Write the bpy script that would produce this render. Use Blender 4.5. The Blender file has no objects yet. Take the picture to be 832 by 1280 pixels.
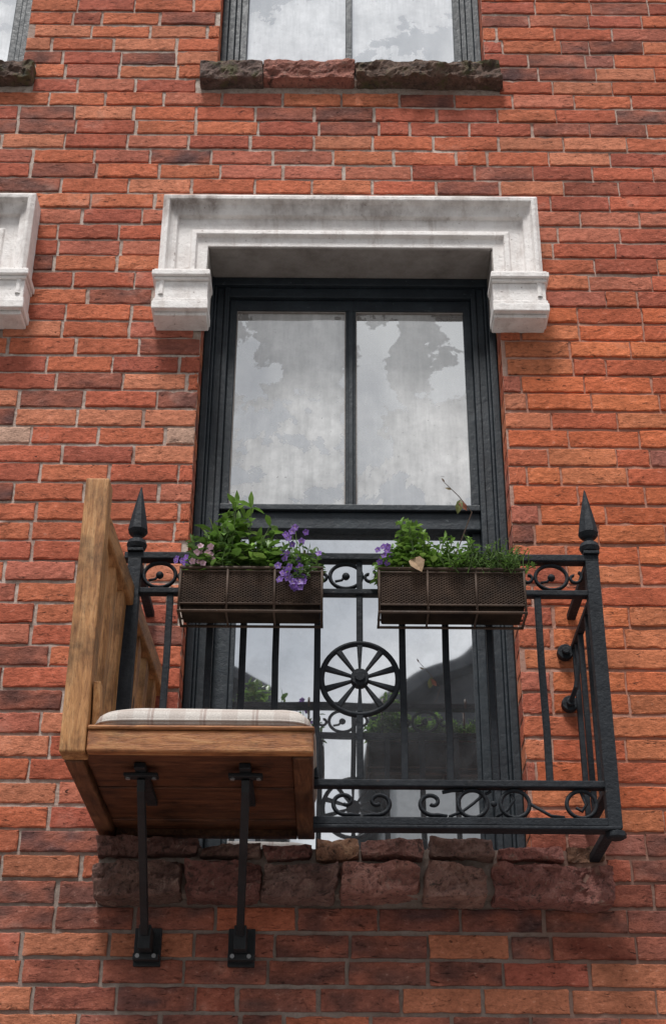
import bpy, math, random
import numpy as np
from mathutils import Matrix, Vector, noise
random.seed(7); rng=np.random.default_rng(7)
S=bpy.context.scene
S.view_settings.view_transform='Standard'; S.view_settings.look='None'; S.view_settings.exposure=0
COL=S.collection
GZ=-1.6   # street level relative to eye height

# ---------------------------------------------------------------- materials
def newmat(name):
    m=bpy.data.materials.new(name); m.use_nodes=True
    nt=m.node_tree; b=nt.nodes['Principled BSDF']
    return m,nt,b
class N:
    def __init__(s,nt): s.nt=nt
    def n(s,t,**k):
        x=s.nt.nodes.new(t)
        for a,b in k.items(): setattr(x,a,b)
        return x
    def l(s,a,b): s.nt.links.new(a,b)
    def coords(s,scale=(1,1,1)):
        g=s.n('ShaderNodeNewGeometry'); m=s.n('ShaderNodeMapping'); m.inputs['Scale'].default_value=scale
        s.l(g.outputs['Position'],m.inputs['Vector']); return m.outputs[0]
    def noise(s,vec,scale,detail=5,rough=.6,dist=0):
        x=s.n('ShaderNodeTexNoise'); x.inputs['Scale'].default_value=scale; x.inputs['Detail'].default_value=min(detail,6)
        x.inputs['Roughness'].default_value=rough; x.inputs['Distortion'].default_value=dist
        s.l(vec,x.inputs['Vector']); return x.outputs['Fac']
    def ramp(s,fac,stops):
        r=s.n('ShaderNodeValToRGB'); e=r.color_ramp.elements
        while len(e)<len(stops): e.new(.5)
        for i,(p,c) in enumerate(stops):
            e[i].position=p; e[i].color=(c if len(c)==4 else (*c,1)) if isinstance(c,tuple) else (c,c,c,1)
        s.l(fac,r.inputs['Fac']); return r.outputs['Color']
    def mix(s,fac,a,b,mode='MIX'):
        x=s.n('ShaderNodeMix',data_type='RGBA',blend_type=mode)
        for sock,v in ((x.inputs[0],fac),(x.inputs[6],a),(x.inputs[7],b)):
            if isinstance(v,(int,float)): sock.default_value=v
            elif isinstance(v,tuple): sock.default_value=(*v,1)
            else: s.l(v,sock)
        return x.outputs[2]
    def math(s,op,a,b=0):
        x=s.n('ShaderNodeMath',operation=op)
        for i,v in enumerate((a,b)):
            if isinstance(v,(int,float)): x.inputs[i].default_value=v
            else: s.l(v,x.inputs[i])
        return x.outputs[0]
    def maprange(s,v,a,b,c,d):
        x=s.n('ShaderNodeMapRange'); s.l(v,x.inputs[0])
        for i,k in enumerate((a,b,c,d)): x.inputs[i+1].default_value=k
        return x.outputs[0]
    def bump(s,h,b,strength=.5,dist=.002,prev=None):
        x=s.n('ShaderNodeBump'); x.inputs['Strength'].default_value=strength; x.inputs['Distance'].default_value=dist
        s.l(h,x.inputs['Height'])
        if prev is not None: s.l(prev,x.inputs['Normal'])
        if b is not None: s.l(x.outputs[0],b.inputs['Normal'])
        return x.outputs[0]

def m_brick():
    m,nt,b=newmat('brick_clay'); q=N(nt)
    at=q.n('ShaderNodeAttribute',attribute_name='col')
    v=q.coords(); v2=q.coords((1,1,1.8)); vc=q.coords((1,1,3.6))
    n1=q.noise(v,5,4,.65); n2=q.noise(v2,42,6,.78); n3=q.noise(v,170,3,.7); n5=q.noise(vc,24,6,.72,1.4)
    c=q.mix(1,at.outputs['Color'],q.ramp(n2,[(.3,.52),(.5,1.0),(.72,1.36)]),'MULTIPLY')
    c=q.mix(1,c,q.ramp(n1,[(.3,.68),(.7,1.16)]),'MULTIPLY')
    c=q.mix(q.ramp(n2,[(.59,0.),(.74,.6)]),c,(.56,.39,.31))
    c=q.mix(q.ramp(n1,[(.60,0.),(.75,.35)]),c,(.50,.34,.28))
    c=q.mix(q.ramp(n5,[(.32,.9),(.395,0.)]),c,(.05,.024,.02))
    c=q.mix(q.ramp(n3,[(.29,.7),(.38,0.)]),c,(.09,.038,.03))
    q.l(c,b.inputs['Base Color']); b.inputs['Roughness'].default_value=.9; b.inputs['Specular IOR Level'].default_value=.2
    h=q.math('ADD',n2,q.math('MULTIPLY',n3,.35))
    h=q.math('ADD',h,q.ramp(n5,[(.28,0.),(.40,.9)]))
    q.bump(h,b,.9,.0065)
    return m
def m_mortar():
    m,nt,b=newmat('mortar'); q=N(nt); v=q.coords()
    n1=q.noise(v,4,4); n2=q.noise(v,60,6,.7)
    c=q.ramp(n2,[(.3,(.28,.21,.175)),(.5,(.47,.385,.33)),(.7,(.60,.51,.455))])
    c=q.mix(q.ramp(n1,[(.47,0.),(.65,.6)]),c,(.27,.145,.11))
    sx=q.n('ShaderNodeSeparateXYZ'); q.l(v,sx.inputs[0])
    fz=q.maprange(sx.outputs[2],3.2,2.9,.25,1.); fx=q.maprange(sx.outputs[0],.4,.7,0,.72)
    c=q.mix(q.math('MULTIPLY',fx,fz),c,(.40,.145,.085))
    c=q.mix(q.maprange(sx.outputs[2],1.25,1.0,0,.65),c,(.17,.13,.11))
    q.l(c,b.inputs['Base Color']); b.inputs['Roughness'].default_value=.95
    q.bump(n2,b,.8,.006); return m
def m_white():
    m,nt,b=newmat('white_masonry_paint'); q=N(nt); v=q.coords(); vs=q.coords((1,1,.12))
    n1=q.noise(v,14,6,.7); n2=q.noise(vs,20,6,.7,.4); n3=q.noise(v,80,5,.7); n4=q.noise(v,3.2,5); n8=q.noise(v,32,6,.75)
    c=q.ramp(n1,[(.3,(.66,.61,.585)),(.55,(.82,.785,.765))])
    c=q.mix(q.ramp(n2,[(.54,0.),(.68,.5)]),c,(.45,.375,.34))
    c=q.mix(q.ramp(n8,[(.62,0.),(.68,.55)]),c,(.36,.30,.27))
    c=q.mix(q.ramp(n3,[(.30,.85),(.36,0.)]),c,(.20,.14,.12))
    sx=q.n('ShaderNodeSeparateXYZ'); g=q.n('ShaderNodeNewGeometry'); q.l(g.outputs['Position'],sx.inputs[0])
    for zt in (3.415,5.875):
        a=q.math('ABSOLUTE',q.math('SUBTRACT',sx.outputs[2],zt))
        f=q.math('MULTIPLY',q.maprange(a,.13,.02,0,.85),q.ramp(n4,[(.44,.08),(.56,1.)]))
        f=q.math('MULTIPLY',f,q.ramp(n2,[(.35,.45),(.6,1.)]))
        c=q.mix(f,c,(.20,.16,.145))
    q.l(c,b.inputs['Base Color']); b.inputs['Roughness'].default_value=.8
    q.bump(q.math('ADD',q.math('ADD',n1,n8),q.math('MULTIPLY',n3,.5)),b,.7,.006); return m
def m_soffit():
    m,nt,b=newmat('grey_render_soffit'); q=N(nt); v=q.coords()
    n1=q.noise(v,10,6,.7); n3=q.noise(v,120,5)
    c=q.ramp(n1,[(.3,(.19,.165,.15)),(.65,(.33,.30,.28))])
    q.l(c,b.inputs['Base Color']); b.inputs['Roughness'].default_value=.9
    q.bump(q.math('ADD',n1,n3),b,.5,.004); return m
def m_paint(name,c1,c2,rough=.42,bs=.35,sc=60,spec=.5,wear=None,wt=.64):
    m,nt,b=newmat(name); q=N(nt); v=q.coords()
    n1=q.noise(v,12,6,.7); n2=q.noise(v,sc,5,.7)
    c=q.ramp(n1,[(.35,c1),(.68,c2)])
    if wear:
        c=q.mix(q.ramp(q.noise(v,38,6,.75),[(wt,0.),(wt+.06,.8)]),c,wear)
    q.l(c,b.inputs['Base Color'])
    q.l(q.ramp(n2,[(.3,rough-.1),(.7,rough+.2)]),b.inputs['Roughness']); b.inputs['Specular IOR Level'].default_value=spec
    q.bump(q.math('ADD',n2,q.math('MULTIPLY',n1,1.5)),b,bs,.003); return m
def m_glass(name,film,fac0,fac1,seed=0.,blotch=True,wav=.35):
    m,nt,b=newmat(name); q=N(nt); g=q.n('ShaderNodeNewGeometry')
    mp=q.n('ShaderNodeMapping'); mp.inputs['Location'].default_value=(seed,0,seed*.7); q.l(g.outputs['Position'],mp.inputs['Vector']); v=mp.outputs[0]
    gl=q.n('ShaderNodeBsdfGlossy'); gl.inputs['Roughness'].default_value=.02; gl.inputs['Color'].default_value=(.87,.885,.90,1)
    w=q.noise(v,3.5,1,.4); q.l(q.bump(w,None,wav,.010),gl.inputs['Normal'])
    d=q.n('ShaderNodeBsdfDiffuse')
    if blotch:
        n1=q.noise(v,3.4,6,.60,.2); n2=q.noise(v,26,6,.7); n6=q.noise(v,70,5,.75); n7=q.noise(v,5,4)
        vs=q.n('ShaderNodeMapping'); vs.inputs['Scale'].default_value=(1,1,.10); q.l(v,vs.inputs[0]); n9=q.noise(vs.outputs[0],40,5,.7)
        c=q.ramp(n1,[(.36,tuple(x*.62 for x in film)),(.488,tuple(x*.84 for x in film)),(.496,tuple(x*1.35 for x in film)),(.62,tuple(x*1.6 for x in film))])  # pale blotches: cloud reflections painted into the colour, along with dust film
        c=q.mix(1,c,q.ramp(n2,[(.3,.80),(.7,1.1)]),'MULTIPLY')
        c=q.mix(1,c,q.ramp(n7,[(.35,.82),(.65,1.1)]),'MULTIPLY')
        c=q.mix(1,c,q.ramp(n9,[(.35,.84),(.6,1.05)]),'MULTIPLY')
        c=q.mix(q.ramp(n6,[(.65,0.),(.69,.65)]),c,(.13,.12,.115))
        q.l(c,d.inputs['Color'])
        fac=q.ramp(n1,[(.485,fac1),(.497,fac0)])
    else:
        c=q.ramp(q.noise(v,14,6,.7),[(.3,tuple(x*.6 for x in film)),(.7,film)]); q.l(c,d.inputs['Color'])
        fac=q.ramp(q.noise(v,9,6,.7),[(.4,fac0),(.6,fac1)])
    ms=q.n('ShaderNodeMixShader'); q.l(fac,ms.inputs[0]); q.l(d.outputs[0],ms.inputs[1]); q.l(gl.outputs[0],ms.inputs[2])
    q.l(ms.outputs[0],nt.nodes['Material Output'].inputs['Surface']); return m
def m_stone(name,cols,sc=11,moss=0.):
    m,nt,b=newmat(name); q=N(nt); v=q.coords()
    at=q.n('ShaderNodeAttribute',attribute_name='col')
    n1=q.noise(v,sc,6,.75,.8); n2=q.noise(v,75,5,.75); n3=q.noise(v,24,6,.75,.6)
    c=q.ramp(n1,cols)
    c=q.mix(.9,c,at.outputs['Color'],'MULTIPLY')
    c=q.mix(q.ramp(n2,[(.34,.8),(.46,0.)]),c,(.04,.026,.022))
    c=q.mix(q.ramp(n3,[(.35,.85),(.43,0.)]),c,(.05,.03,.025))
    c=q.mix(q.ramp(n3,[(.57,0.),(.66,.6)]),c,(.50,.35,.28))
    if moss:
        c=q.mix(q.ramp(q.noise(v,13,6,.7),[(.50,0.),(.60,moss)]),c,(.13,.13,.045))
        c=q.mix(q.ramp(q.noise(v,31,6,.7),[(.54,0.),(.64,.7)]),c,(.035,.032,.03))
    q.l(c,b.inputs['Base Color']); b.inputs['Roughness'].default_value=.88
    q.bump(q.math('ADD',q.math('MULTIPLY',n3,1.8),n2),b,1.,.020); return m
def m_wood(name,c1,c2,c3,grain=(1,1,1),rough=.5):
    m,nt,b=newmat(name); q=N(nt); v=q.coords(grain)
    n1=q.noise(v,7,6,.65,.8); n2=q.noise(v,38,6,.75,.3); n4=q.noise(q.coords(),6,6,.72)
    c=q.ramp(n1,[(.32,c1),(.5,c2),(.68,c3)])
    c=q.mix(1,c,q.ramp(n2,[(.32,.40),(.46,.94),(.7,1.15)]),'MULTIPLY')
    c=q.mix(1,c,q.ramp(n4,[(.34,.42),(.52,1.),(.7,1.1)]),'MULTIPLY')
    q.l(c,b.inputs['Base Color']); b.inputs['Roughness'].default_value=rough; b.inputs['Specular IOR Level'].default_value=.35
    q.bump(q.math('ADD',n1,n2),b,.5,.004); return m
def m_cloth():
    m,nt,b=newmat('plaid_fabric'); q=N(nt); v=q.coords(); sx=q.n('ShaderNodeSeparateXYZ'); q.l(v,sx.inputs[0])
    def lines(o,per,w,off):
        f=q.math('FRACT',q.math('ADD',q.math('MULTIPLY',o,1/per),off)); return q.math('LESS_THAN',f,w)
    c=q.mix(q.ramp(q.noise(v,300,3),[(.3,0.),(.7,1.)]),(.42,.38,.35),(.58,.54,.50))
    c=q.mix(q.math('MULTIPLY',lines(sx.outputs[0],.125,.30,.1),.28),c,(.30,.22,.19))
    c=q.mix(q.math('MULTIPLY',lines(sx.outputs[0],.125,.05,.45),.5),c,(.22,.13,.11))
    c=q.mix(q.math('MULTIPLY',lines(sx.outputs[0],.125,.05,.52),.35),c,(.22,.13,.11))
    c=q.mix(q.math('MULTIPLY',lines(sx.outputs[1],.125,.24,.3),.3),c,(.34,.26,.22))
    c=q.mix(q.math('MULTIPLY',lines(sx.outputs[2],.03,.16,.3),.3),c,(.30,.22,.19))
    q.l(c,b.inputs['Base Color']); b.inputs['Roughness'].default_value=.95
    q.bump(q.noise(v,260,3),b,.5,.002); return m
def m_leaf(name,trans=.25):
    m,nt,b=newmat(name); q=N(nt); at=q.n('ShaderNodeAttribute',attribute_name='col')
    v=q.coords(); c=q.mix(1,at.outputs['Color'],q.ramp(q.noise(v,90,3),[(.3,.75),(.7,1.2)]),'MULTIPLY')
    q.l(c,b.inputs['Base Color']); b.inputs['Roughness'].default_value=.5
    t=q.n('ShaderNodeBsdfTranslucent'); q.l(c,t.inputs['Color'])
    ms=q.n('ShaderNodeMixShader'); ms.inputs[0].default_value=trans
    q.l(b.outputs[0],ms.inputs[1]); q.l(t.outputs[0],ms.inputs[2]); q.l(ms.outputs[0],nt.nodes['Material Output'].inputs['Surface']); return m

BRICK=m_brick(); MORT=m_mortar(); WHITE=m_white(); SOFF=m_soffit()
FRAME=m_paint('slate_black_gloss_paint',(.011,.016,.022),(.025,.034,.043),.45,.6,60,.4,(.10,.115,.125),.63)
IRON=m_paint('painted_wrought_iron',(.008,.010,.014),(.018,.022,.028),.6,.9,90,.25,(.07,.045,.035),.645)
GLU=m_glass('old_glass_dust_reflections',(.42,.42,.418),.20,.48,3.0)
GLL=m_glass('old_glass_clear',(.17,.18,.195),.74,.86,1.0,False,.10)
GLT=m_glass('glass_bright',(.66,.67,.68),.55,.7,5.0)  # paler colour stands in for the brighter high sky it would reflect
SCOL=[(.3,(.18,.095,.08)),(.5,(.37,.20,.165)),(.7,(.55,.35,.29))]
STONE=m_stone('rough_brownstone',SCOL)
STONEM=m_stone('mossy_brownstone',[(.3,(.11,.07,.06)),(.5,(.24,.14,.115)),(.7,(.36,.24,.20))],11,.7)
BASKET=m_paint('rusty_brown_wire',(.045,.030,.023),(.095,.06,.042),.65,.5,60,.3)
COIR=m_paint('coir_liner',(.014,.010,.008),(.04,.028,.02),.95,.8,200,.1)
SOIL=m_paint('soil',(.02,.014,.01),(.05,.035,.025),.95,1,100,.1)
W_POST=m_wood('honey_pine_vertical',(.20,.080,.026),(.43,.205,.078),(.56,.31,.14),(9,9,1.1))
W_RAIL=m_wood('honey_pine_rail',(.17,.07,.024),(.36,.165,.062),(.48,.25,.11),(9,1.1,5))
W_FAS=m_wood('orange_stained_pine',(.18,.06,.021),(.37,.145,.053),(.50,.245,.10),(1.1,9,9))
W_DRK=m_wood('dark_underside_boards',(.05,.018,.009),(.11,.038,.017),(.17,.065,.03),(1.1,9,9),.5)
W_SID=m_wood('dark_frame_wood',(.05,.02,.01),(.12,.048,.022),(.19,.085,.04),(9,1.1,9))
BLACK=m_paint('black_steel',(.008,.009,.011),(.016,.018,.021),.5,.3,60,.35)
STEEL=m_paint('bolt_steel',(.25,.25,.26),(.4,.4,.4),.4,.2)
STEEL.node_tree.nodes['Principled BSDF'].inputs['Metallic'].default_value=.8
CLOTH=m_cloth(); LEAF=m_leaf('leaf'); PETAL=m_leaf('petal',.3)

# ---------------------------------------------------------------- mesh builder
class MB:
    def __init__(s): s.v=[];s.f=[];s.c=[]
    def add(s,vs,fs,col=(1,1,1)):
        o=len(s.v); s.v+= [tuple(a) for a in vs]; s.f+=[tuple(i+o for i in f) for f in fs]; s.c+=[col]*len(vs)
    def box(s,x0,x1,y0,y1,z0,z1,col=(1,1,1)):
        s.add([(x0,y0,z0),(x1,y0,z0),(x1,y1,z0),(x0,y1,z0),(x0,y0,z1),(x1,y0,z1),(x1,y1,z1),(x0,y1,z1)],
              [(0,3,2,1),(4,5,6,7),(0,1,5,4),(1,2,6,5),(2,3,7,6),(3,0,4,7)],col)
    def prism(s,pts,y0,y1,col=(1,1,1)):
        n=len(pts); s.add([(x,y0,z) for x,z in pts]+[(x,y1,z) for x,z in pts],
          [tuple(range(n)),tuple(range(2*n-1,n-1,-1))]+[((i+1)%n,i,i+n,(i+1)%n+n) for i in range(n)],col)
    def tube(s,pts,r,seg=8,closed=False,col=(1,1,1),rot=0.,sq=(1,1)):
        pts=[Vector(p) for p in pts]; n=len(pts); vs=[]
        for i,p in enumerate(pts):
            a=pts[(i-1)%n] if (closed or i>0) else p; b=pts[(i+1)%n] if (closed or i<n-1) else p
            t=(b-a).normalized()
            ref=Vector((0,1,0)) if abs(t.y)<.9 else Vector((0,0,1))
            u=t.cross(ref).normalized(); w=u.cross(t).normalized()
            rr=r[i] if isinstance(r,(list,tuple)) else r
            for k in range(seg):
                an=2*math.pi*k/seg+rot
                vs.append(p+u*math.cos(an)*rr*sq[0]+w*math.sin(an)*rr*sq[1])
        fs=[]
        for i in range(n if closed else n-1):
            for k in range(seg):
                j=(i+1)%n; fs.append((i*seg+k,i*seg+(k+1)%seg,j*seg+(k+1)%seg,j*seg+k))
        if not closed: fs+= [tuple(range(seg-1,-1,-1)),tuple((n-1)*seg+k for k in range(seg))]
        s.add(vs,fs,col)
    def lathe(s,x,y,prof,seg=14,col=(1,1,1),rot=0.):
        vs=[(x+r*math.cos(2*math.pi*k/seg+rot),y+r*math.sin(2*math.pi*k/seg+rot),z) for r,z in prof for k in range(seg)]
        fs=[(i*seg+k,i*seg+(k+1)%seg,(i+1)*seg+(k+1)%seg,(i+1)*seg+k) for i in range(len(prof)-1) for k in range(seg)]
        fs+= [tuple(range(seg-1,-1,-1)),tuple((len(prof)-1)*seg+k for k in range(seg))]
        s.add(vs,fs,col)
    def leaf(s,base,d,up,L,Wd,col,fold=.25,droop=.3):
        d=Vector(d).normalized(); up=Vector(up); side=d.cross(up)
        if side.length<1e-3: side=d.cross(Vector((1,.3,0)))
        side.normalize(); nn=side.cross(d).normalized(); b=Vector(base)
        def P(t,w): return b+d*(L*t)+side*(w*Wd*.5)+nn*(abs(w)*fold*Wd*.5-droop*L*t*t)
        vs=[P(0,0),P(.25,-.75),P(.25,0),P(.25,.75),P(.6,-.95),P(.6,0),P(.6,.95),P(.85,-.45),P(.85,0),P(.85,.45),P(1,0)]
        s.add(vs,[(0,2,1),(0,3,2),(1,2,5,4),(2,3,6,5),(4,5,8,7),(5,6,9,8),(7,8,10),(8,9,10)],col)
    def obj(s,name,mat,parent=None,bevel=0,smooth=False,seg=2):
        me=bpy.data.meshes.new(name); me.from_pydata(s.v,[],s.f); me.update()
        a=me.color_attributes.new('col','FLOAT_COLOR','POINT')
        a.data.foreach_set('color',np.array([(*c,1) for c in s.c],dtype=np.float32).ravel())
        me.materials.append(mat)
        if smooth: me.polygons.foreach_set('use_smooth',[True]*len(me.polygons))
        o=bpy.data.objects.new(name,me); COL.objects.link(o)
        if parent: o.parent=parent
        if bevel:
            m=o.modifiers.new('b','BEVEL'); m.width=bevel; m.segments=seg; m.limit_method='ANGLE'; m.angle_limit=math.radians(40)
        return o
def empty(name,loc=(0,0,0)):
    o=bpy.data.objects.new(name,None); COL.objects.link(o); o.empty_display_size=.2; return o

def rock(name,x0,x1,y0,y1,z0,z1,mat,parent,amp=.012,col=(1,1,1),seed=0,step=.010,r=.010):
    nx=max(4,int((x1-x0)/step)); ny=max(3,int((y1-y0)/.022)); nz=max(4,int((z1-z0)/step))
    idx={};vs=[];fs=[]
    sr=random.Random(seed*7+int(x0*1000))
    # skewed corners: quarry blocks are never square
    sk=[sr.uniform(-1,1)*amp*.8 for _ in range(4)]; tl=[sr.uniform(-1,1)*amp*1.2 for _ in range(2)]
    def gv(i,j,k):
        if (i,j,k) in idx: return idx[(i,j,k)]
        x=x0+(x1-x0)*i/nx;y=y0+(y1-y0)*j/ny;z=z0+(z1-z0)*k/nz
        cx=min(max(x,x0+r),x1-r);cy=min(max(y,y0+r),y1-r);cz=min(max(z,z0+r),z1-r)
        d=Vector((x-cx,y-cy,z-cz))
        if d.length>1e-6: d=d.normalized()*r
        p=Vector((cx,cy,cz))+d
        u=i/nx; w=k/nz
        p.z+=(sk[0]*(1-u)+sk[1]*u)*w*.6+(sk[2]*(1-u)+sk[3]*u)*(1-w)*.6
        p.x+=(tl[0]*(w-.5)*(1-u)+tl[1]*(w-.5)*u)
        q=Vector((x*8+seed*3.1,y*8,z*13+seed))
        a=noise.noise(q*1.1); b=noise.noise(q*2.9+Vector((7,3,1)))
        pl=round(a*3.2)/3.2*.75+a*.25
        n=noise.noise_vector(q)*amp*.7+noise.noise_vector(q*3.3)*amp*.6+noise.noise_vector(q*9)*amp*.4
        p=p+Vector((n.x*.7,n.y+pl*amp*2.3+round(b*2.5)/2.5*amp*.9,n.z*.75))
        idx[(i,j,k)]=len(vs); vs.append(p); return idx[(i,j,k)]
    for i in range(nx):
        for k in range(nz):
            fs.append((gv(i,0,k),gv(i+1,0,k),gv(i+1,0,k+1),gv(i,0,k+1)))
    for i in range(nx):
        for j in range(ny):
            fs.append((gv(i,j,0),gv(i,j+1,0),gv(i+1,j+1,0),gv(i+1,j,0)))
            fs.append((gv(i,j,nz),gv(i+1,j,nz),gv(i+1,j+1,nz),gv(i,j+1,nz)))
    for j in range(ny):
        for k in range(nz):
            fs.append((gv(0,j,k),gv(0,j,k+1),gv(0,j+1,k+1),gv(0,j+1,k)))
            fs.append((gv(nx,j,k),gv(nx,j+1,k),gv(nx,j+1,k+1),gv(nx,j,k+1)))
    mb=MB(); mb.add(vs,fs,col); return mb.obj(name,mat,parent,smooth=False)

# ================================================================= BRICK HOUSE
house=empty('brick_house')
WX0,WX1,WZ0,WZ1=-3.3,2.7,GZ,6.6
DX=-1.738
OPEN=[]; SILL=[]
for dx in (0,DX):
    OPEN+=[(-.447+dx,.557+dx,1.13,3.245),(-.447+dx,.560+dx,4.08,5.70)]
    SILL+=[(-.635+dx,.762+dx,.995,1.145),(-.505+dx,.61+dx,4.025,4.115)]
blocked=OPEN+SILL
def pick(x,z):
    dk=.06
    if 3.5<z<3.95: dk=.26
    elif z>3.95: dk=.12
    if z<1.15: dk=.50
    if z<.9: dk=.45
    if z<1.0 and -.75<x<.1: dk=.80  # shade below the bench, and damp, put into the brick colours
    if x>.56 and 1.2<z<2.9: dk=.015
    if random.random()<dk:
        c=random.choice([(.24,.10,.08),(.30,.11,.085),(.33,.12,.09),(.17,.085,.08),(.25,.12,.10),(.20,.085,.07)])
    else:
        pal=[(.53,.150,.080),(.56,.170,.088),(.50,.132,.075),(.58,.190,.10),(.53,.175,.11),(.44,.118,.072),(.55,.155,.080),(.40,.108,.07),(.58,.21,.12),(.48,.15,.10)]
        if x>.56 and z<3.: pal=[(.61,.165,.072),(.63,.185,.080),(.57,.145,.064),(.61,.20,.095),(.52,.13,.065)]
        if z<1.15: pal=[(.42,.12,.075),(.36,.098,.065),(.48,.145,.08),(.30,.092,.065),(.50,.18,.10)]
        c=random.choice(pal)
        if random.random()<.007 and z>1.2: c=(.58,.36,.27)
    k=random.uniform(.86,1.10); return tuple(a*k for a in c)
bricks=[]
ch=.0700; jt=.0095; row=0; z=WZ0
while z<WZ1:
    x=WX0-random.uniform(0,.05) if row%2 else WX0-.11-random.uniform(-.03,.03)
    zj=random.uniform(-.0012,.0012)
    while x<WX1:
        L=random.gauss(.211,.009)
        if random.random()<.06: L=.102
        jx=random.uniform(.006,.012)
        if x>.5: jx*=.6
        a,b=max(x,WX0),min(x+L,WX1); z0=z+jt/2+zj+random.uniform(-.001,.001); z1=z+ch-jt/2+zj+random.uniform(-.002,.0015)
        segs=[(a,b)]
        for (bx0,bx1,bz0,bz1) in blocked:
            if z1>bz0+.012 and z0<bz1-.012:
                ns=[]
                for (p,q_) in segs:
                    if q_<=bx0 or p>=bx1: ns.append((p,q_))
                    else:
                        if p<bx0: ns.append((p,bx0))
                        if q_>bx1: ns.append((bx1,q_))
                segs=ns
        for (p,q_) in segs:
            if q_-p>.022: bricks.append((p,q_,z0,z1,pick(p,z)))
        x+=L+jx
    z+=ch; row+=1
NXb,NZb=13,8
tx=np.linspace(0,1,NXb-4)[1:-1]; tz=np.linspace(0,1,NZb-4)[1:-1]
nb=len(bricks); V=np.zeros((nb,NZb,NXb,3)); C=np.zeros((nb,NZb,NXb,4)); C[...,3]=1
for i,(x0,x1,z0,z1,c) in enumerate(bricks):
    w=x1-x0;h=z1-z0
    xs=np.concatenate([[0,.0008,.0045],.0045+(w-.009)*tx,[w-.0045,w-.0008,w]])+x0
    zs=np.concatenate([[0,.0008,.0045],.0045+(h-.009)*tz,[h-.0045,h-.0008,h]])+z0
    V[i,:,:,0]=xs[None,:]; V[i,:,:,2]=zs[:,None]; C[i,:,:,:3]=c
    if c[0]<.36:   # burnt bricks and those darkened for bench shade: colour is uneven across the face
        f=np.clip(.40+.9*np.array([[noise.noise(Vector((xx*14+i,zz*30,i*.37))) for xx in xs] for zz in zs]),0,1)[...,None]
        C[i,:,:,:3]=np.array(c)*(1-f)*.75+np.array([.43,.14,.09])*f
Y=np.zeros((NZb,NXb))
for a in range(NZb):
    for b_ in range(NXb):
        e=min(a,b_,NZb-1-a,NXb-1-b_); Y[a,b_]={0:.018,1:.0018,2:.0003}.get(e,0)
V[...,1]=Y[None]
V[...,1]+=np.clip(rng.normal(0,.0016,nb),-.003,.002)[:,None,None]
V[...,1]+=(rng.normal(0,.0009,nb)[:,None,None])*np.linspace(-1,1,NXb)[None,None,:]
V[...,1]+=(rng.normal(0,.0008,nb)[:,None,None])*np.linspace(-1,1,NZb)[None,:,None]
jz=rng.normal(0,.0009,(nb,2,NXb)); V[:,:3,:,2]+=jz[:,0:1]; V[:,-3:,:,2]+=jz[:,1:2]
jx_=rng.normal(0,.0009,(nb,NZb,2)); V[:,:,:3,0]+=jx_[:,:,0:1]; V[:,:,-3:,0]+=jx_[:,:,1:2]
V[...,1]+=rng.normal(0,.0006,(nb,NZb,NXb))
for side in (0,1):
    mask=rng.random((nb,NXb))<.05
    dep=rng.uniform(.002,.006,(nb,NXb))*mask
    rows=(1,2) if side==0 else (NZb-2,NZb-3)
    for k,r_ in enumerate(rows): V[:,r_,:,1]+=dep*(1,.4)[k]
V[:,2:-2,2:-2,1]=np.minimum(V[:,2:-2,2:-2,1],.0052)
base=np.arange(nb)[:,None,None]*(NZb*NXb)
a,b_=np.meshgrid(np.arange(NZb-1),np.arange(NXb-1),indexing='ij'); q0=(a*NXb+b_)[None]+base
F=np.stack([q0,q0+1,q0+NXb+1,q0+NXb],-1).reshape(-1,4)
me=bpy.data.meshes.new('brick_courses'); vv=V.reshape(-1,3)
me.vertices.add(len(vv)); me.vertices.foreach_set('co',vv.ravel())
me.loops.add(F.size); me.loops.foreach_set('vertex_index',F.ravel().astype(np.int32))
me.polygons.add(len(F)); me.polygons.foreach_set('loop_start',np.arange(0,F.size,4,dtype=np.int32)); me.polygons.foreach_set('loop_total',np.full(len(F),4,dtype=np.int32))
me.update(calc_edges=True); me.validate()
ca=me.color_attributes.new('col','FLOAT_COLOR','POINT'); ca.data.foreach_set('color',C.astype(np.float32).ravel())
me.polygons.foreach_set('use_smooth',[False]*len(me.polygons))
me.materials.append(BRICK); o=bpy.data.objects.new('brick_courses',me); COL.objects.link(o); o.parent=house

mb=MB(); MY=.0070
xs=sorted({WX0,WX1}|{v for o_ in OPEN for v in o_[:2]}); zs=sorted({WZ0,WZ1}|{v for o_ in OPEN for v in o_[2:]})
for i in range(len(xs)-1):
    for k in range(len(zs)-1):
        cx=(xs[i]+xs[i+1])/2; cz=(zs[k]+zs[k+1])/2
        if any(a0<cx<a1 and b0<cz<b1 for a0,a1,b0,b1 in OPEN): continue
        mb.add([(xs[i],MY,zs[k]),(xs[i+1],MY,zs[k]),(xs[i+1],MY,zs[k+1]),(xs[i],MY,zs[k+1])],[(0,1,2,3)])
mb.obj('mortar_bed',MORT,house)
mb=MB()
for (a0,a1,b0,b1) in OPEN:
    for xx in (a0,a1):
        zc=WZ0+ch*math.ceil((b0-WZ0)/ch)
        while zc<b1:
            c=pick(0,2.); z2=min(zc+ch-jt,b1)
            mb.add([(xx,.007,zc),(xx,.10,zc),(xx,.10,z2),(xx,.007,z2)],[(0,1,2,3)],c); zc+=ch
mb.obj('opening_reveals',BRICK,house)
mb=MB()
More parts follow.
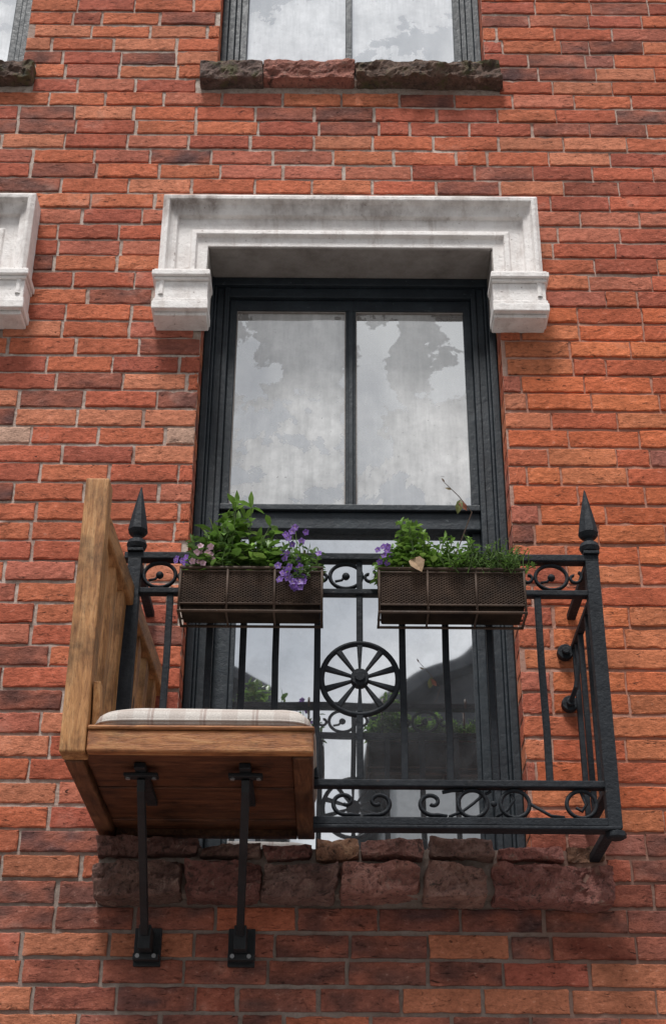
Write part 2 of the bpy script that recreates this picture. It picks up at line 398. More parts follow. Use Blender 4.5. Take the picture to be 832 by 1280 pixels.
for (a0,a1,b0,b1) in OPEN:
    t=.003
    for xx in (a0-t,a1+t): mb.add([(xx,.0075,b0),(xx,.26,b0),(xx,.26,b1),(xx,.0075,b1)],[(0,1,2,3)])
    mb.add([(a0,.26,b0),(a1,.26,b0),(a1,.26,b1),(a0,.26,b1)],[(0,1,2,3)])
    mb.add([(a0,.0075,b1),(a1,.0075,b1),(a1,.26,b1),(a0,.26,b1)],[(0,1,2,3)])
    mb.add([(a0,.0075,b0),(a1,.0075,b0),(a1,.26,b0),(a0,.26,b0)],[(0,1,2,3)])
mb.obj('reveal_backing',MORT,house)
mb=MB(); bc=(.45,.12,.06)
mb.box(WX0,WX1,.27,9,WZ0,WZ1,bc); mb.box(WX0-.001,WX0+.02,.0085,.268,WZ0,WZ1,bc); mb.box(WX1-.02,WX1+.001,.0085,.268,WZ0,WZ1,bc)
mb.obj('house_body',BRICK,house)
mb=MB(); mb.box(WX0-.2,WX1+.2,-.25,9.2,WZ1,WZ1+.25); mb.box(WX0-.1,WX1+.1,-.12,.1,WZ1-.15,WZ1-.003); mb.obj('roof_cornice',FRAME,house,bevel=.02)

def surround(dx,dz,tag):
    xl,xr=-.595+dx,.701+dx; zt=3.43+dz; zb=2.99+dz
    prof=[(0,0,-.004),(0,0,.085),(.014,.016,.098),(.024,.030,.098),(.030,.040,.078),(.040,.055,.070),(.052,.075,.066),(.056,.080,.050),(.100,.130,.050),(.104,.136,.060),(.120,.154,.062),(.124,.160,.046),(.160,.197,.046),(.160,.197,-.004)]
    mb=MB(); n=len(prof); vs=[];fs=[]
    for (w,h,p) in prof:
        vs+=[(xl+w,-p,zb),(xl+w,-p,zt-h),(xr-w,-p,zt-h),(xr-w,-p,zb)]
    for i in range(n-1):
        for k in range(3): fs.append((i*4+k,i*4+k+1,i*4+k+5,i*4+k+4))
    mb.add(vs,fs); mb.obj('window_architrave'+tag,WHITE,house,bevel=.0025)
    for sx_ in (0,1):
        a0,a1=(xl-.004,xl+.174) if sx_==0 else (xr-.174,xr+.004)
        mb=MB()
        def B(e,p,z0,z1):
            l,r_=(e,e*.5) if sx_==0 else (e*.5,e)
            mb.box(a0-l,a1+r_,-p,.004+e*.1,z0+dz,z1+dz)
        # stacked mouldings, largest at the cap and the foot
        B(.006,.104,3.079,3.090); B(.011,.114,3.058,3.0788); B(.004,.103,3.047,3.0578)
        B(-.001,.092,2.972,3.0468); B(.003,.099,2.957,2.9718); B(.006,.105,2.925,2.9568); B(-.002,.085,2.910,2.9248)
        mb.obj('corbel_block'+tag,WHITE,house,bevel=.0035,seg=3)
    mb=MB(); mb.box(-.432+dx,.538+dx,-.042,.128,3.228+dz,3.30+dz)
    mb.obj('lintel_soffit'+tag,SOFF,house,bevel=.003)
    mb=MB()
    mb.box(-.446+dx,-.431+dx,-.040,.1125,2.995+dz,3.2275+dz); mb.box(.537+dx,.556+dx,-.040,.1125,2.995+dz,3.2275+dz)
    mb.obj('reveal_cheeks'+tag,SOFF,house,bevel=.002)
def sash(dx,dz,tag):
    mb=MB(); A=lambda x0,x1,y0,y1,z0,z1: mb.box(x0+dx,x1+dx,y0,y1,z0+dz,z1+dz)
    b=1.14
    for sg in (0,1):
        def X(a,c,y,z0=b,z1=3.2275):
            if sg==0: A(-.4465+a,-.4465+c,y,.23,z0,z1)
            else: A(.5565-c,.5565-a,y,.23,z0,z1)
        X(0,.024,.113); X(.0242,.034,.128); X(.0342,.060,.138); X(.0602,.079,.132)
        X(.0792,.1055,.152,2.24,3.16)
    A(-.424,.534,.116,.23,3.195,3.2272); A(-.386,.496,.134,.23,3.155,3.1948)
    A(-.366,.476,.1525,.19,3.110,3.1548)
    A(-.3675,.4775,.135,.19,2.300,2.322); A(-.3675,.4775,.150,.20,2.238,2.2998)
    A(.040,.075,.1545,.18,2.322,3.112); A(.049,.066,.146,.16,2.322,3.112)
    A(-.3675,-.318,.172,.21,1.15,2.2378); A(-.318,-.302,.180,.21,1.15,2.2378)
    A(.450,.4775,.172,.21,1.15,2.2378); A(.437,.450,.180,.21,1.15,2.2378)
    A(-.302,.437,.172,.21,1.15,1.195)
    A(-.446,.556,.06,.20,1.10,1.150)
    mb.obj('window_frame'+tag,FRAME,house,bevel=.003)
    mb=MB()
    for a,c in ((-.341,.0395),(.0755,.461)):
        a+=dx;c+=dx
        mb.box(a,a+.003,.158,.166,2.322,3.110); mb.box(c-.003,c,.158,.166,2.322,3.110); mb.box(a+.003,c-.003,.158,.166,2.322,2.325); mb.box(a+.003,c-.003,.158,.166,3.105,3.110)
    mb.obj('glazing_putty'+tag,SOFF,house)
    mb=MB()
    for a,c in ((-.345,.041),(.074,.463)):
        mb.add([(a+dx,.166,2.32+dz),(c+dx,.166,2.32+dz),(c+dx,.166,3.12+dz),(a+dx,.166,3.12+dz)],[(0,1,2,3)])
    mb.obj('upper_sash_glass'+tag,GLU,house)
    mb=MB(); mb.add([(-.303+dx,.19,1.19+dz),(.44+dx,.19,1.19+dz),(.44+dx,.19,2.25+dz),(-.303+dx,.19,2.25+dz)],[(0,1,2,3)])
    mb.obj('lower_sash_glass'+tag,GLL,house)
def upper_window(dx,tag):
    mb=MB(); A=lambda x0,x1,y0,y1,z0,z1: mb.box(x0+dx,x1+dx,y0,y1,z0,z1)
    for sg in (0,1):
        def X(a,c,y):
            if sg==0: A(-.4465+a,-.4465+c,y,.2,4.09,5.7)
            else: A(.5595-c,.5595-a,y,.2,4.09,5.7)
        X(0,.024,.085); X(.0242,.050,.10); X(.0502,.070,.112); X(.0702,.098,.12)
    A(-.349,.462,.12,.2,4.09,4.20); A(.036,.062,.121,.2,4.20,5.6); A(-.349,.462,.119,.2,5.6,5.7); A(-.349,.462,.117,.2,4.86,4.93)
    mb.obj('upper_window_frame'+tag,FRAME,house,bevel=.003)
    mb=MB(); mb.add([(-.35+dx,.14,4.19),(.465+dx,.14,4.19),(.465+dx,.14,5.62),(-.35+dx,.14,5.62)],[(0,1,2,3)])
    mb.obj('upper_window_glass'+tag,GLT,house)
for dx,tag in ((0,''),(DX,'_second_bay')):
    surround(dx,0,tag); surround(dx,2.46,tag+'_top')
    sash(dx,0,tag); upper_window(dx,tag)
    for i,(a,c,col,amp) in enumerate([(-.507,-.272,(.75,.78,.78),.008),(-.270,.070,(1.25,.85,.75),.007),(.073,.612,(.80,.82,.72),.013)]):
        rock('upper_sill_stone'+tag,a+dx,c+dx,-.052-.006*(i==2),.10,4.022+(.004 if i==1 else 0),4.118-(.008 if i==2 else .0),STONE if i==1 else STONEM,house,amp,col,i+3,r=.008)
tops=[(-.635,-.36,.55),(-.35,-.19,.6),(-.18,-.05,.7),(-.04,.075,1.25),(.083,.252,.85),(.268,.437,.7),(.452,.630,1.2),(.643,.745,.9)]
lows=[(-.637,-.40,.6),(-.392,-.19,.65),(-.182,.016,.9),(.030,.236,1.25),(.256,.416,1.15),(.436,.762,.85)]
tint=[(1.05,.82,.78),(1,.95,.9),(1.2,.8,.78),(.95,.95,.95)]
for dx in (0,DX):
    for i,(a,c,k) in enumerate(tops):
        t=tint[i%4] if i not in (3,7) else (1.15,1.05,.75)
        rock('sill_stone_upper',a+dx,c+dx,-.080-random.uniform(0,.02),.14,1.096+random.uniform(0,.006),1.150+random.uniform(-.018,.008),STONE,house,.011,tuple(k*q for q in t),i+20,r=.006)
    for i,(a,c,k) in enumerate(lows):
        t=tint[(i+1)%4]
        rock('sill_stone_lower',a+dx,c+dx,-.085-random.uniform(0,.03),.14,.990+random.uniform(-.010,.016),1.084,STONE,house,.015,tuple(k*q for q in t),i+40,r=.008)
    mb=MB(); mb.box(-.63+dx,.750+dx,-.055,.10,1.008,1.132); mb.box(-.50+dx,.60+dx,-.03,.08,4.035,4.10); mb.obj('sill_mortar',MORT,house)

# ================================================================= BALCONY RAILING
rail=empty('iron_balcony_railing')
YR=-.37; XL,XR=-.548,.718; BX=-.045
mb=MB()
def hbar(x0,x1,z0,z1,d=.016): mb.box(x0,x1,YR-d,YR+d,z0,z1)
hbar(XL-.03,XR+.02,1.852,1.873,.018); hbar(XL,XR,1.748,1.765,.014)
hbar(BX,XR,1.202,1.221,.016); hbar(BX,XR+.012,1.100,1.122,.018)
hbar(BX,XR+.014,1.090,1.0997,.024)
for xx in (XL,XR):
    for z0,z1,d in ((1.852,1.8728,.013),(1.748,1.765,.011),(1.202,1.221,.012),(1.100,1.122,.014)):
        if xx<0 and z1<1.3: continue
        mb.box(xx-d,xx+d,YR+.018,.004,z0,z1)
mb.obj('rails',IRON,rail,bevel=.003)
mb=MB()
for i,x in enumerate([-.445,-.33,-.240,-.151,-.040,.0745,.190,.3075,.425,.563]):
    wob=random.uniform(-.002,.002); zb=1.2215 if x>-.03 else 1.225
    if abs(x-.0745)<.001:
        mb.tube([(x,YR,zb),(x,YR,1.40)],.0125,4,rot=math.pi/4); mb.tube([(x,YR,1.60),(x,YR,1.7475)],.0125,4,rot=math.pi/4)
        mb.box(x-.008,x+.008,YR-.008,YR+.008,1.766,1.851)
    else: mb.tube([(x,YR,zb),(x+wob,YR+wob,1.35),(x-wob,YR,1.55),(x,YR,1.7475)],.0125,4,rot=math.pi/4)
for xx in (XL,XR):
    for yy in (-.25,-.125,-.02):
        mb.tube([(xx,yy,1.221 if xx>0 else 1.31),(xx,yy,1.7475)],.011,4,rot=math.pi/4)
mb.obj('balusters',IRON,rail,bevel=.002)
mb=MB()
for xx in (XL,XR):
    zb=1.095 if xx>0 else 1.24
    mb.box(xx-.018,xx+.018,YR-.022,YR+.014,zb,1.8515)
    mb.box(xx-.022,xx+.022,YR-.026,YR+.018,1.8735,1.882)
    mb.lathe(xx,YR,[(.010,1.881),(.024,1.889),(.029,1.901),(.024,1.914),(.012,1.921),(.012,1.928),(.022,1.934),(.027,1.941)],16)
    mb.lathe(xx,YR,[(.025,1.9405),(.029,1.946),(.021,1.995),(.010,2.05),(.002,2.088)],8,rot=math.pi/8)
mb.lathe(XR+.003,YR,[(.020,1.072),(.027,1.076),(.027,1.088),(.018,1.094)],8)
mb.obj('corner_posts_with_finials',IRON,rail,bevel=.003)
mb=MB(); cx,cz,R=.0745,1.503,.102
mb.tube([(cx+R*math.cos(a*math.pi/24),YR,cz+R*math.sin(a*math.pi/24)) for a in range(48)],.0085,8,True,sq=(.9,1.3))
mb.tube([(cx,YR-.018,cz),(cx,YR+.016,cz)],.024,16); mb.tube([(cx,YR-.024,cz),(cx,YR-.017,cz)],.014,12)
for k in range(10):
    an=math.pi/2+k*math.pi/5
    c_,s_=math.cos(an),math.sin(an); nx_,nz_=-s_,c_
    r0,r1=.022,.096; w0,w1=.0028,.0075
    mb.prism([(cx+c_*r0-nx_*w0,cz+s_*r0-nz_*w0),(cx+c_*r0+nx_*w0,cz+s_*r0+nz_*w0),(cx+c_*r1+nx_*w1,cz+s_*r1+nz_*w1),(cx+c_*r1-nx_*w1,cz+s_*r1-nz_*w1)],YR-.008,YR+.008)
mb.obj('wheel_medallion',IRON,rail,bevel=.0015)
mb=MB()
def ell(cx,cz,rx,rz,r=.0055): mb.tube([(cx+rx*math.cos(a*math.pi/16),YR,cz+rz*math.sin(a*math.pi/16)) for a in range(32)],r,6,True,sq=(1,1.6))
def spiral(cx,cz,r0,r1,a0,turns,tail=None,r=.0058):
    n=26; pts=[]
    for i in range(n+1):
        t=i/n; rr=r0+(r1-r0)*t; an=a0+turns*2*math.pi*t
        pts.append((cx+rr*math.cos(an),YR,cz+rr*math.sin(an)))
    if tail: pts=pts+tail
    mb.tube(pts,r,6,sq=(1,1.6))
def ball(cx,cz,r): mb.lathe(cx,YR,[(r*math.sin(a*math.pi/8)+1e-4,cz-r*math.cos(a*math.pi/8)) for a in range(9)],10)
zt=1.808
for cx in (-.478,.037,.605,-.24,.32):
    ell(cx,zt,.044,.0375); ball(cx,zt,.011); mb.tube([(cx,YR,zt+.004),(cx-.012,YR,zt-.012),(cx-.03,YR,zt-.016)],.004,5)
    for s_ in (-1,1): spiral(cx+s_*.064,zt,.006,.022,math.pi/2,.9*s_,r=.0048)
zb=1.1615
def cscroll(cx,s_,w=.078):
    # C-scroll: foot on the bottom bar near cx, sweeping out, up and curling back inwards
    pts=[]
    x0=cx+s_*w*.55
    for k in range(30):
        t=k/29.; an=-math.pi*.62+t*math.pi*2.25; rr=.032*(1-t*.80)
        pts.append((x0+s_*rr*math.cos(an)*1.15,YR,zb+rr*math.sin(an)+.004*t))
    pts=[(cx+s_*.004,YR,zb-.034)]+pts
    mb.tube(pts,[.0058]*20+[.0052]*(len(pts)-20),6,sq=(1,1.6)); 
cscroll(.078,-1); cscroll(.078,1); 
cscroll(.300,-1); mb.tube([(.285,YR,zb+.030),(.31,YR,zb+.035),(.34,YR,zb+.036)],.005,6)
ell(.362,zb,.037,.0355); ell(.470,zb,.037,.0355); ball(.416,zb,.008)
mb.tube([(.30,YR,zb-.034),(.335,YR,zb-.02),(.362,YR,zb+.0),(.385,YR,zb+.02),(.41,YR,zb+.034)],.004,6)
mb.tube([(.42,YR,zb-.034),(.45,YR,zb-.015),(.468,YR,zb+.012),(.46,YR,zb+.026)],.004,6)
mb.tube([(.510,YR,zb),(.56,YR,zb-.030),(.595,YR,zb-.034)],.0045,6)
ell(.640,zb,.038,.0355); mb.tube([(.64,YR,zb+.034),(.652,YR,zb+.0),(.64,YR,zb-.018),(.625,YR,zb-.008)],.0045,6)
mb.obj('scrollwork',IRON,rail,smooth=True)
mb=MB()
for (x,z_) in ((.690,1.741),(.692,1.578)):
    mb.tube([(x,-.020,z_),(x,.004,z_)],.024,16); mb.tube([(x,-.034,z_),(x,-.020,z_)],.012,10)
mb.tube([(.692,-.03,1.578),(.705,-.06,1.61),(.717,-.07,1.68),(.717,-.06,1.745)],.008,6)
mb.obj('wall_rosettes',IRON,rail,bevel=.003)

# ================================================================= BENCH
bench=empty('wooden_bench')
X0,X1=-.644,-.042
mb=MB(); mb.box(X0,X0+.062,-.703,-.640,1.176,1.925); mb.obj('front_post',W_POST,bench,bevel=.005,seg=3)
def beam(mb,p0,p1,w,h):
    p0=Vector(p0);p1=Vector(p1); t=(p1-p0).normalized(); s_=t.cross(Vector((0,0,1))).normalized()*w/2
    u=Vector((0,0,h/2)); vs=[]
    for p in (p0,p1): vs+=[p-s_-u,p+s_-u,p+s_+u,p-s_+u]
    mb.add(vs,[(3,2,1,0),(4,5,6,7),(0,1,5,4),(1,2,6,5),(2,3,7,6),(3,0,4,7)])
A0=Vector((-.602,-.640,1.812)); A1=Vector((-.508,-.012,1.622))
mb=MB(); beam(mb,A0,A1,.045,.062); mb.obj('sloping_top_rail',W_RAIL,bench,bevel=.005)
mb=MB(); beam(mb,(-.612,-.640,1.275),(-.53,-.015,1.275),.030,.065); mb.obj('panel_bottom_rail',W_RAIL,bench,bevel=.004)
mb=MB()
for i in range(7):
    t=.07+i*.142; p=A0.lerp(A1,t); x=p.x-.004; y=p.y; c=.029; xb=-.612+.082*t
    mb.add([(x-.010,y-c,p.z-.02),(x+.012,y-c,p.z-.02),(x+.012,y+c,p.z-.04),(x-.010,y+c,p.z-.04),
            (xb-.010,y-c,1.29),(xb+.012,y-c,1.29),(xb+.012,y+c,1.29),(xb-.010,y+c,1.29)],
           [(0,1,2,3),(7,6,5,4),(0,4,5,1),(1,5,6,2),(2,6,7,3),(3,7,4,0)])
mb.obj('slats',W_POST,bench,bevel=.004)
mb=MB(); mb.add([(-.578,-.69,1.36),(-.578,-.66,1.36),(-.578,-.60,1.245),(-.578,-.66,1.245),(-.560,-.69,1.36),(-.560,-.66,1.36),(-.560,-.60,1.245),(-.560,-.66,1.245)],
       [(0,1,2,3),(7,6,5,4),(0,4,5,1),(1,5,6,2),(2,6,7,3),(3,7,4,0)]); mb.obj('knee_brace',W_POST,bench,bevel=.002)
mb=MB(); mb.box(X0+.0645,X1,-.702,-.672,1.177,1.232); mb.box(X0+.0645,X1+.002,-.708,-.665,1.2325,1.243); mb.obj('front_fascia',W_FAS,bench,bevel=.005)
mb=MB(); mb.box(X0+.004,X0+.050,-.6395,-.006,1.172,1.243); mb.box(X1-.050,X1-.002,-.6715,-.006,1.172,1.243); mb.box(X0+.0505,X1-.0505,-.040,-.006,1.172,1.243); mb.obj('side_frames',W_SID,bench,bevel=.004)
mb=MB(); ys=[-.671,-.535,-.40,-.262,-.13,-.041]
for i in range(5): mb.box(X0+.0505,X1-.0505,ys[i]+.002,ys[i+1]-.002,1.188+.003*(i%2),1.21)
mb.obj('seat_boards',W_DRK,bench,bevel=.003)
mb=MB(); cx0,cx1,cy0,cy1=-.574,-.046,-.700,-.03; zc0=1.2435
vs=[];fs=[]
prof=[(0.000,.0),(-.004,.010),(-.004,.022),(.002,.034),(.012,.044),(.028,.051),(.07,.057),(.14,.061)]
def rr(inset,n=64):
    out=[]; a=(cx1-cx0)/2-inset;b=(cy1-cy0)/2-inset;mx=(cx0+cx1)/2;my=(cy0+cy1)/2
    for k in range(n):
        an=2*math.pi*k/n; c_,s_=math.cos(an),math.sin(an); e_=.22
        out.append((mx+a*math.copysign(abs(c_)**e_,c_),my+b*math.copysign(abs(s_)**e_,s_)))
    return out
for (ins,h) in prof:
    for k,(x,y) in enumerate(rr(ins)):
        vs.append((x,y,zc0+h*1.05+.004*noise.noise(Vector((x*14,y*14,h*20)))))
n=64
for i in range(len(prof)-1):
    for k in range(n): fs.append((i*n+k,i*n+(k+1)%n,(i+1)*n+(k+1)%n,(i+1)*n+k))
fs.append(tuple((len(prof)-1)*n+k for k in range(n))); fs.append(tuple(range(n-1,-1,-1)))
mb.add(vs,fs); mb.obj('cushion',CLOTH,bench,smooth=True)
mb=MB(); mb.tube([(x,y,zc0+.012) for x,y in rr(-.005)],.0035,6,True); mb.obj('cushion_piping',CLOTH,bench,smooth=True)
mb=MB(); mbb=MB()
for xt,xb in ((-.464,-.487),(-.209,-.236)):
    mb.box(xt-.042,xt+.042,-.572,-.540,1.162,1.1715)
    mb.box(xt-.014,xt+.014,-.60,-.30,1.172,1.187)
    mb.tube([(xt,-.550,1.162),(xt,-.538,1.14),(xb,-.10,.895),(xb,-.05,.885)],.0125,4,rot=math.pi/4,sq=(1.1,1.1))
    mb.box(xb-.036,xb+.036,-.016,-.002,.825,.925); mb.box(xb-.034,xb+.034,-.05,-.0165,.835,.852)
    mb.box(xb-.016,xb+.016,-.10,-.0165,.8525,.915)
    for dx_ in (-.022,.022): mbb.tube([(xb+dx_,-.022,.845),(xb+dx_,-.0515,.845)],.006,8)
    for dx_ in (-.032,.032): mbb.tube([(xt+dx_,-.556,1.158),(xt+dx_,-.556,1.163)],.006,8)
mb.obj('steel_brackets',BLACK,bench,bevel=.002); mbb.obj('bracket_bolts',STEEL,bench)

# ================================================================= PLANTERS
PY0,PY1,PZ0,PZ1=-.505,-.410,1.636,1.764
def planter(x0,x1,name):
    e_=empty(name); y0,y1,z0,z1=PY0,PY1,PZ0,PZ1
    mb=MB(); mb.box(x0+.006,x1-.006,y0+.008,y1-.006,z0+.004,z1-.012); mb.obj('coir_liner',COIR,e_,bevel=.006)
    mb=MB(); mb.box(x0+.008,x1-.008,y0+.010,y1-.008,z1-.0115,z1-.004); mb.obj('potting_soil',SOIL,e_)
    mb=MB()
    def loop(z,r,ex=0): mb.tube([(x0-ex,y0-ex,z),(x1+ex,y0-ex,z),(x1+ex,y1,z),(x0-ex,y1,z)],r,6,True)
    for z_,r_,ex in ((z1,.0050,.002),(z1-.010,.003,.001),(z0+.022,.0032,.002),(z0,.0042,.003)): loop(z_,r_,ex)
    w=x1-x0
    for k in range(4):
        x=x0+w*(k/3.); mb.tube([(x,y0-.002,z1),(x,y0-.003,z0)],.0034,6); mb.tube([(x,y0-.003,z0),(x,y1,z0)],.003,6)
    for x in (x0+.05,x1-.05):
        mb.tube([(x,y1-.002,z1),(x,y1+.006,z1+.105),(x,-.345,z1+.118),(x,-.335,z1+.085)],.004,6)
    mb.obj('wire_frame',BASKET,e_,smooth=True)
    mb=MB(); pitch=.0135; Hh=z1-z0-.034; zb_=z0+.024
    def lat(P,Wd):
        sl=.55; k=-Hh/sl
        while k<Wd:
            for sgn in (1,-1):
                a0,a1=k,k+Hh/sl; zz0,zz1=0,Hh
                if a0<0: zz0=-a0*sl; a0=0
                if a1>Wd: zz1=(Wd-k)*sl; a1=Wd
                if a1-a0<.002: continue
                if sgn==1: A,B=(a0,zz0),(a1,zz1)
                else: A,B=(Wd-a0,zz0),(Wd-a1,zz1)
                mb.tube([P(*A),P(*B)],.0017,4)
            k+=pitch
    lat(lambda u,v:(x0+u,y0+.002,zb_+v),w)
    lat(lambda u,v:(x0+.002,y0+u,zb_+v),y1-y0)
    lat(lambda u,v:(x1-.002,y0+u,zb_+v),y1-y0)
    mb.obj('expanded_mesh',BASKET,e_); return e_
planter(-.405,-.028,'wire_planter_box'); planter(.124,.510,'wire_planter_box')
R=random.uniform; B0=1.752
def stemleaf(mb,base,top,n,L,W,cols,bend=.02,fold=.3):
    b=Vector(base);t=Vector(top); mid=(b+t)/2+Vector((R(-bend,bend),R(-bend,bend),0))
    mb.tube([b,b.lerp(mid,.5)+Vector((0,0,.002)),mid,t],.0015,5,col=(.10,.17,.04))
    ph=R(0,3)
    for i in range(n):
        f=.25+.75*i/(max(1,n-1)); p=b.lerp(mid,f*2) if f<.5 else mid.lerp(t,f*2-1)
        for s_ in (0,1):
            an=ph+i*1.5+s_*math.pi+R(-.4,.4)
            d=Vector((math.cos(an),math.sin(an),R(-.1,.7)))
            sc=R(.7,1.15)*(1.1-.35*f)
            c=random.choice(cols);k=R(.65,1.25)
            mb.leaf(p,d,(0,0,1),L*sc,W*sc,tuple(q*k for q in c),fold,R(.05,.5))
    mb.leaf(t,(t-mid)+Vector((R(-.02,.02),R(-.02,.02),.01)),(R(-1,1),R(-1,1),.2),L*.7,W*.6,cols[-1])
def flower(mb,p,d,r,col,eye=(.8,.6,.1)):
    d=Vector(d).normalized(); u=d.cross(Vector((.2,.1,1))).normalized(); w=d.cross(u)
    for k in range(5):
        a=2*math.pi*k/5+R(-.2,.2); q=(u*math.cos(a)+w*math.sin(a)+d*.25)
        kk=R(.75,1.2); mb.leaf(p,q,d,r,r*.95,tuple(c*kk for c in col),.15,.15)
    mb.leaf(Vector(p)+d*.002,u,d,r*.22,r*.22,eye,0,0)
G1=[(.11,.21,.035),(.14,.27,.05),(.085,.165,.03),(.19,.34,.07)]
G2=[(.07,.13,.04),(.095,.175,.05),(.13,.21,.065)]
G3=[(.17,.30,.05),(.24,.39,.08),(.12,.22,.04)]
PUR=[(.22,.10,.44),(.29,.16,.52),(.17,.08,.36)]
P1=empty('flowering_plant'); lf=MB(); pt=MB()
for i in range(24):
    x=R(-.34,-.16); y=R(-.49,-.42); h=(.20*math.exp(-((x+.25)/.075)**2)+.03)*R(.75,1.08)
    stemleaf(lf,(x,y,B0),(x+R(-.03,.03),y+R(-.03,.02),B0+h),5,.066,.028,G3 if i%2 else G1)
for i in range(40):
    x=R(-.395,-.27); y=R(-.50,-.41); stemleaf(lf,(x,y,B0),(x+R(-.02,.02),y+R(-.02,.02),B0+R(.03,.13)),5,.034,.015,G1 if i%3==0 else G2)
for i in range(46):
    x=R(-.21,-.045); y=R(-.505,-.41); stemleaf(lf,(x,y,B0),(x+R(-.03,.03),y+R(-.03,.02),B0+R(.02,.11)),4,.032,.016,G2 if i%2 else G1)
for i in range(13):
    x=R(-.38,-.30); flower(pt,(x,R(-.53,-.49),B0+.02+R(0,.06)),(R(-.3,.3),-1,R(-.4,.3)),.010,(.68,.42,.52))
for i in range(9):
    x=R(-.14,-.035); flower(pt,(x,R(-.53,-.46),B0+.03+R(0,.10)),(R(-.4,.4),-1,R(-.5,.3)),.010,random.choice(PUR))
for i in range(22):
    x=-.112+R(-.035,.04); z_=1.722+R(-.026,.04); flower(pt,(x,-.524+R(-.012,.008),z_),(R(-.5,.5),-1,R(-.5,.3)),.0115,random.choice(PUR))
for i in range(7):
    x=-.10+R(-.05,.04); stemleaf(lf,(x,-.50,1.765),(x+R(-.02,.02),-.53,1.72+R(-.02,.03)),4,.024,.012,G2)
for i in range(6): flower(pt,(-.405+R(-.015,.02),-.505+R(-.01,.03),1.772+R(0,.03)),(R(-1,0),-1,0),.010,random.choice(PUR))
for (x,z_) in ((-.112,1.905),(-.104,1.918),(-.122,1.885),(-.085,1.875)):
    flower(pt,(x,-.45,z_),(0,-1,-.2),.011,PUR[1]); lf.tube([(x,-.44,B0),(x+.01,-.445,1.83),(x,-.447,z_)],.0012,5,col=(.1,.17,.04))
lf.obj('leaves',LEAF,P1); pt.obj('petals',PETAL,P1)
P2=empty('herb_plant'); lf=MB(); pt=MB()
for i in range(54):
    x=R(.135,.275); y=R(-.50,-.41); h=(.135*math.exp(-((x-.212)/.055)**2)+.03)*R(.6,1.1)
    stemleaf(lf,(x,y,B0),(x+R(-.03,.02),y+R(-.03,.02),B0+h),6,.028,.020,G3 if i%3 else G1)
for i in range(34):
    x=R(.27,.38); y=R(-.50,-.41); stemleaf(lf,(x,y,B0),(x+R(-.02,.02),y+R(-.02,.02),B0+R(.03,.125)),5,.030,.015,G1)
for i in range(220):
    x=R(.335,.508); y=R(-.51,-.41); stemleaf(lf,(x,y,B0),(x+R(-.03,.03),y+R(-.03,.02),B0+R(.02,.095)),6,.014,.0055,G2 if i%3 else G1)
for i in range(8): flower(pt,(.14+R(-.02,.03),-.505+R(-.01,.03),1.785+R(0,.045)),(R(-.6,.2),-1,R(-.3,.3)),.010,random.choice(PUR))
pt.leaf((.212,-.515,1.792),(.45,-.3,-.75),(0,-1,.2),.050,.046,(.50,.34,.22),.5,.2)
lf.obj('leaves',LEAF,P2); pt.obj('petals_and_dry_leaf',PETAL,P2)
TW=empty('dried_twig'); lf=MB()
lf.tube([(.30,-.45,1.75),(.345,-.455,1.86),(.385,-.45,1.97),(.35,-.452,2.02),(.312,-.45,2.065)],[.0018,.0017,.0016,.0013,.0009],5,col=(.07,.04,.025))
lf.leaf((.355,-.452,2.01),(-.2,-.2,-.9),(0,-1,0),.045,.022,(.12,.13,.03)); lf.leaf((.350,-.452,2.005),(.5,-.2,-.7),(0,-1,0),.036,.018,(.25,.08,.04))
lf.leaf((.33,-.452,2.04),(-.6,-.2,.2),(0,-1,0),.018,.008,(.16,.12,.05)); lf.leaf((.312,-.45,2.065),(-.4,-.2,.8),(0,-1,0),.016,.006,(.10,.06,.03))
lf.obj('twig_and_leaves',LEAF,TW)

# ================================================================= STREET + OPPOSITE HOUSES
def simple(name,c1,c2,sc,rough=.9): return m_paint(name,c1,c2,rough,.5,sc,.2)
ASP=simple('asphalt',(.04,.04,.042),(.065,.065,.067),120); PAV=simple('paving',(.22,.21,.20),(.32,.31,.30),30)
GRS=simple('ground_soil',(.10,.10,.08),(.16,.15,.12),3); LINE=simple('road_paint',(.6,.6,.58),(.75,.75,.72),50)
def sheet(name,x0,x1,y0,y1,z,mat):
    mb=MB(); mb.add([(x0,y0,z),(x1,y0,z),(x1,y1,z),(x0,y1,z)],[(0,1,2,3)]); return mb.obj(name,mat)
sheet('ground',-400,400,-400,400,GZ-.12,GRS); sheet('road',-120,120,-12.4,-4.9,GZ-.116,ASP)
mb=MB(); mb.box(-120,120,-4.9,-.001,GZ-.119,GZ); mb.obj('pavement',PAV,bevel=.01)
mb=MB(); mb.box(-120,120,-15.5,-12.4,GZ-.119,GZ); mb.obj('pavement',PAV,bevel=.01)
mb=MB()
for k in range(-20,20): mb.add([(k*4,-8.7,GZ-.112),(k*4+2,-8.7,GZ-.112),(k*4+2,-8.6,GZ-.112),(k*4,-8.6,GZ-.112)],[(0,1,2,3)])
mb.obj('road_markings',LINE)
PALE=simple('pale_render',(.50,.52,.54),(.62,.64,.66),8); SLATE=simple('roof_slate',(.05,.055,.065),(.09,.095,.105),20)
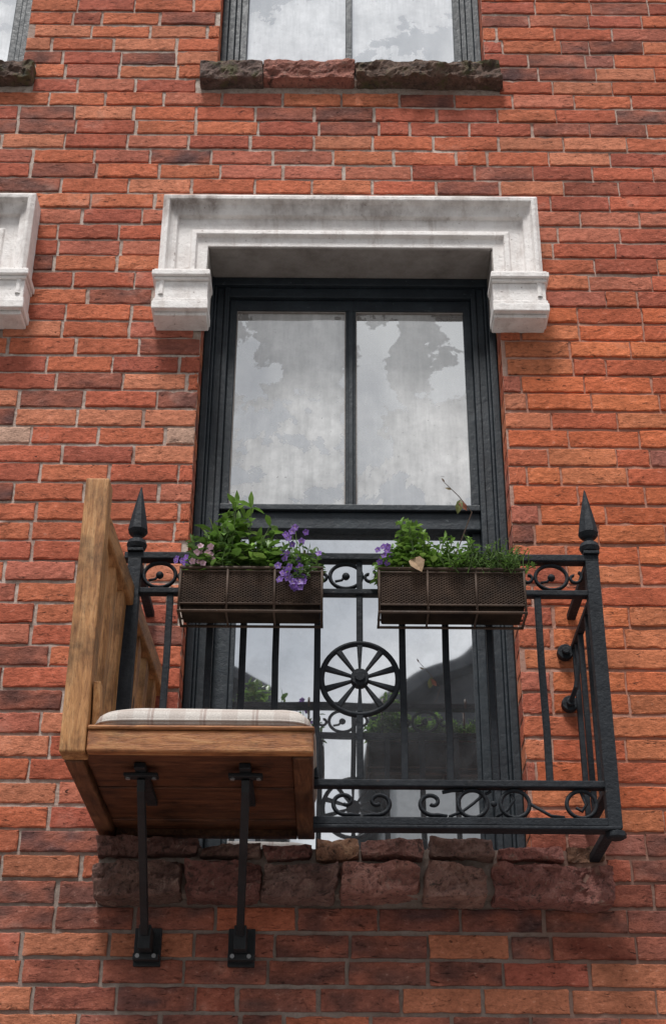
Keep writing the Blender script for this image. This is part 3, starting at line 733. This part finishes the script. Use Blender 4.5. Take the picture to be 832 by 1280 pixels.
def rowhouse(x0,x1,eave,peak,xp,clad):
    e_=empty('row_house'); y0,y1=-15.7,-24
    mb=MB(); mb.box(x0,x1,y1,y0,GZ,eave); mb.obj('walls',PALE,e_)
    mb=MB(); mb.prism([(x0,eave),(x1,eave),(xp,peak-.25)],y1,y0,(1,1,1)); mb.obj('slate_hung_gable',SLATE,e_)
    mb=MB(); ov=.45; sl=(peak-eave)/(xp-x0); sr=(peak-eave)/(x1-xp)
    mb.prism([(x0-ov,eave-ov*sl),(xp,peak-.2),(xp,peak),(x0-ov,eave-ov*sl+.2)],y1-.3,y0+.5)
    mb.prism([(xp,peak-.2),(x1+ov,eave-ov*sr),(x1+ov,eave-ov*sr+.2),(xp,peak)],y1-.3,y0+.5)
    mb.obj('pitched_roof',SLATE,e_)
    mb=MB(); mb.prism([(x0+.003,eave-.003),(x0+.003,eave-.15),(x0+1.6,eave-clad),(x1-.003,eave-clad),(x1-.003,eave-.003)],y0,y0+.06); mb.obj('slate_band',SLATE,e_)
    mb=MB(); g=MB(); nwin=3; w=(x1-x0)/nwin
    for k in range(nwin):
        for zz in (GZ+1.0,GZ+4.0,):
            cx=x0+w*(k+.5); mb.box(cx-.55,cx+.55,y0,y0+.05,zz,zz+1.8); g.box(cx-.45,cx+.45,y0+.04,y0+.06,zz+.1,zz+1.7)
    mb.obj('window_frames',WHITE,e_); g.obj('window_panes',GLL,e_)
rowhouse(.95,8.5,7.85,10.2,4.8,1.2)
rowhouse(-8.8,-1.2,8.0,10.6,-5.0,.5)

# ================================================================= LIGHT, SKY, CAMERA
W_=bpy.data.worlds.new('World'); S.world=W_; W_.use_nodes=True; nt=W_.node_tree; q=N(nt)
bg=nt.nodes['Background']; sky=q.n('ShaderNodeTexSky',sky_type='NISHITA'); sky.sun_disc=False
SE,SR=math.radians(64),math.radians(198); sky.sun_elevation=SE; sky.sun_rotation=SR
tc=q.n('ShaderNodeTexCoord'); mp=q.n('ShaderNodeMapping'); mp.inputs['Scale'].default_value=(1,1,1.7); q.l(tc.outputs['Generated'],mp.inputs[0])
n1=q.noise(mp.outputs[0],3.0,6,.55,.35)
cl=q.ramp(n1,[(.34,(4.7,4.9,5.2)),(.47,(6.4,6.5,6.7)),(.56,(8.9,8.9,8.9)),(.66,(10.5,10.5,10.4))])
c=q.mix(.92,sky.outputs[0],cl); q.l(c,bg.inputs['Color']); bg.inputs['Strength'].default_value=.112
sd=bpy.data.lights.new('sun','SUN'); sd.energy=3.8; sd.angle=math.radians(14); sd.color=(1,.98,.95)
so=bpy.data.objects.new('sun',sd); COL.objects.link(so)
sdv=Vector((-.30*math.cos(SE),-.95*math.cos(SE),math.sin(SE))).normalized()
so.rotation_euler=sdv.to_track_quat('Z','Y').to_euler()
cd=bpy.data.cameras.new('camera'); co=bpy.data.objects.new('camera',cd); COL.objects.link(co)
cd.sensor_fit='HORIZONTAL'; cd.sensor_width=36; cd.lens=36*1829.2/832; cd.clip_end=2000
co.matrix_world=Matrix.Translation((0,-4.0,0))@Matrix.Rotation(math.radians(119),4,'X')@Matrix.Rotation(math.radians(.4),4,'Z')
S.camera=co
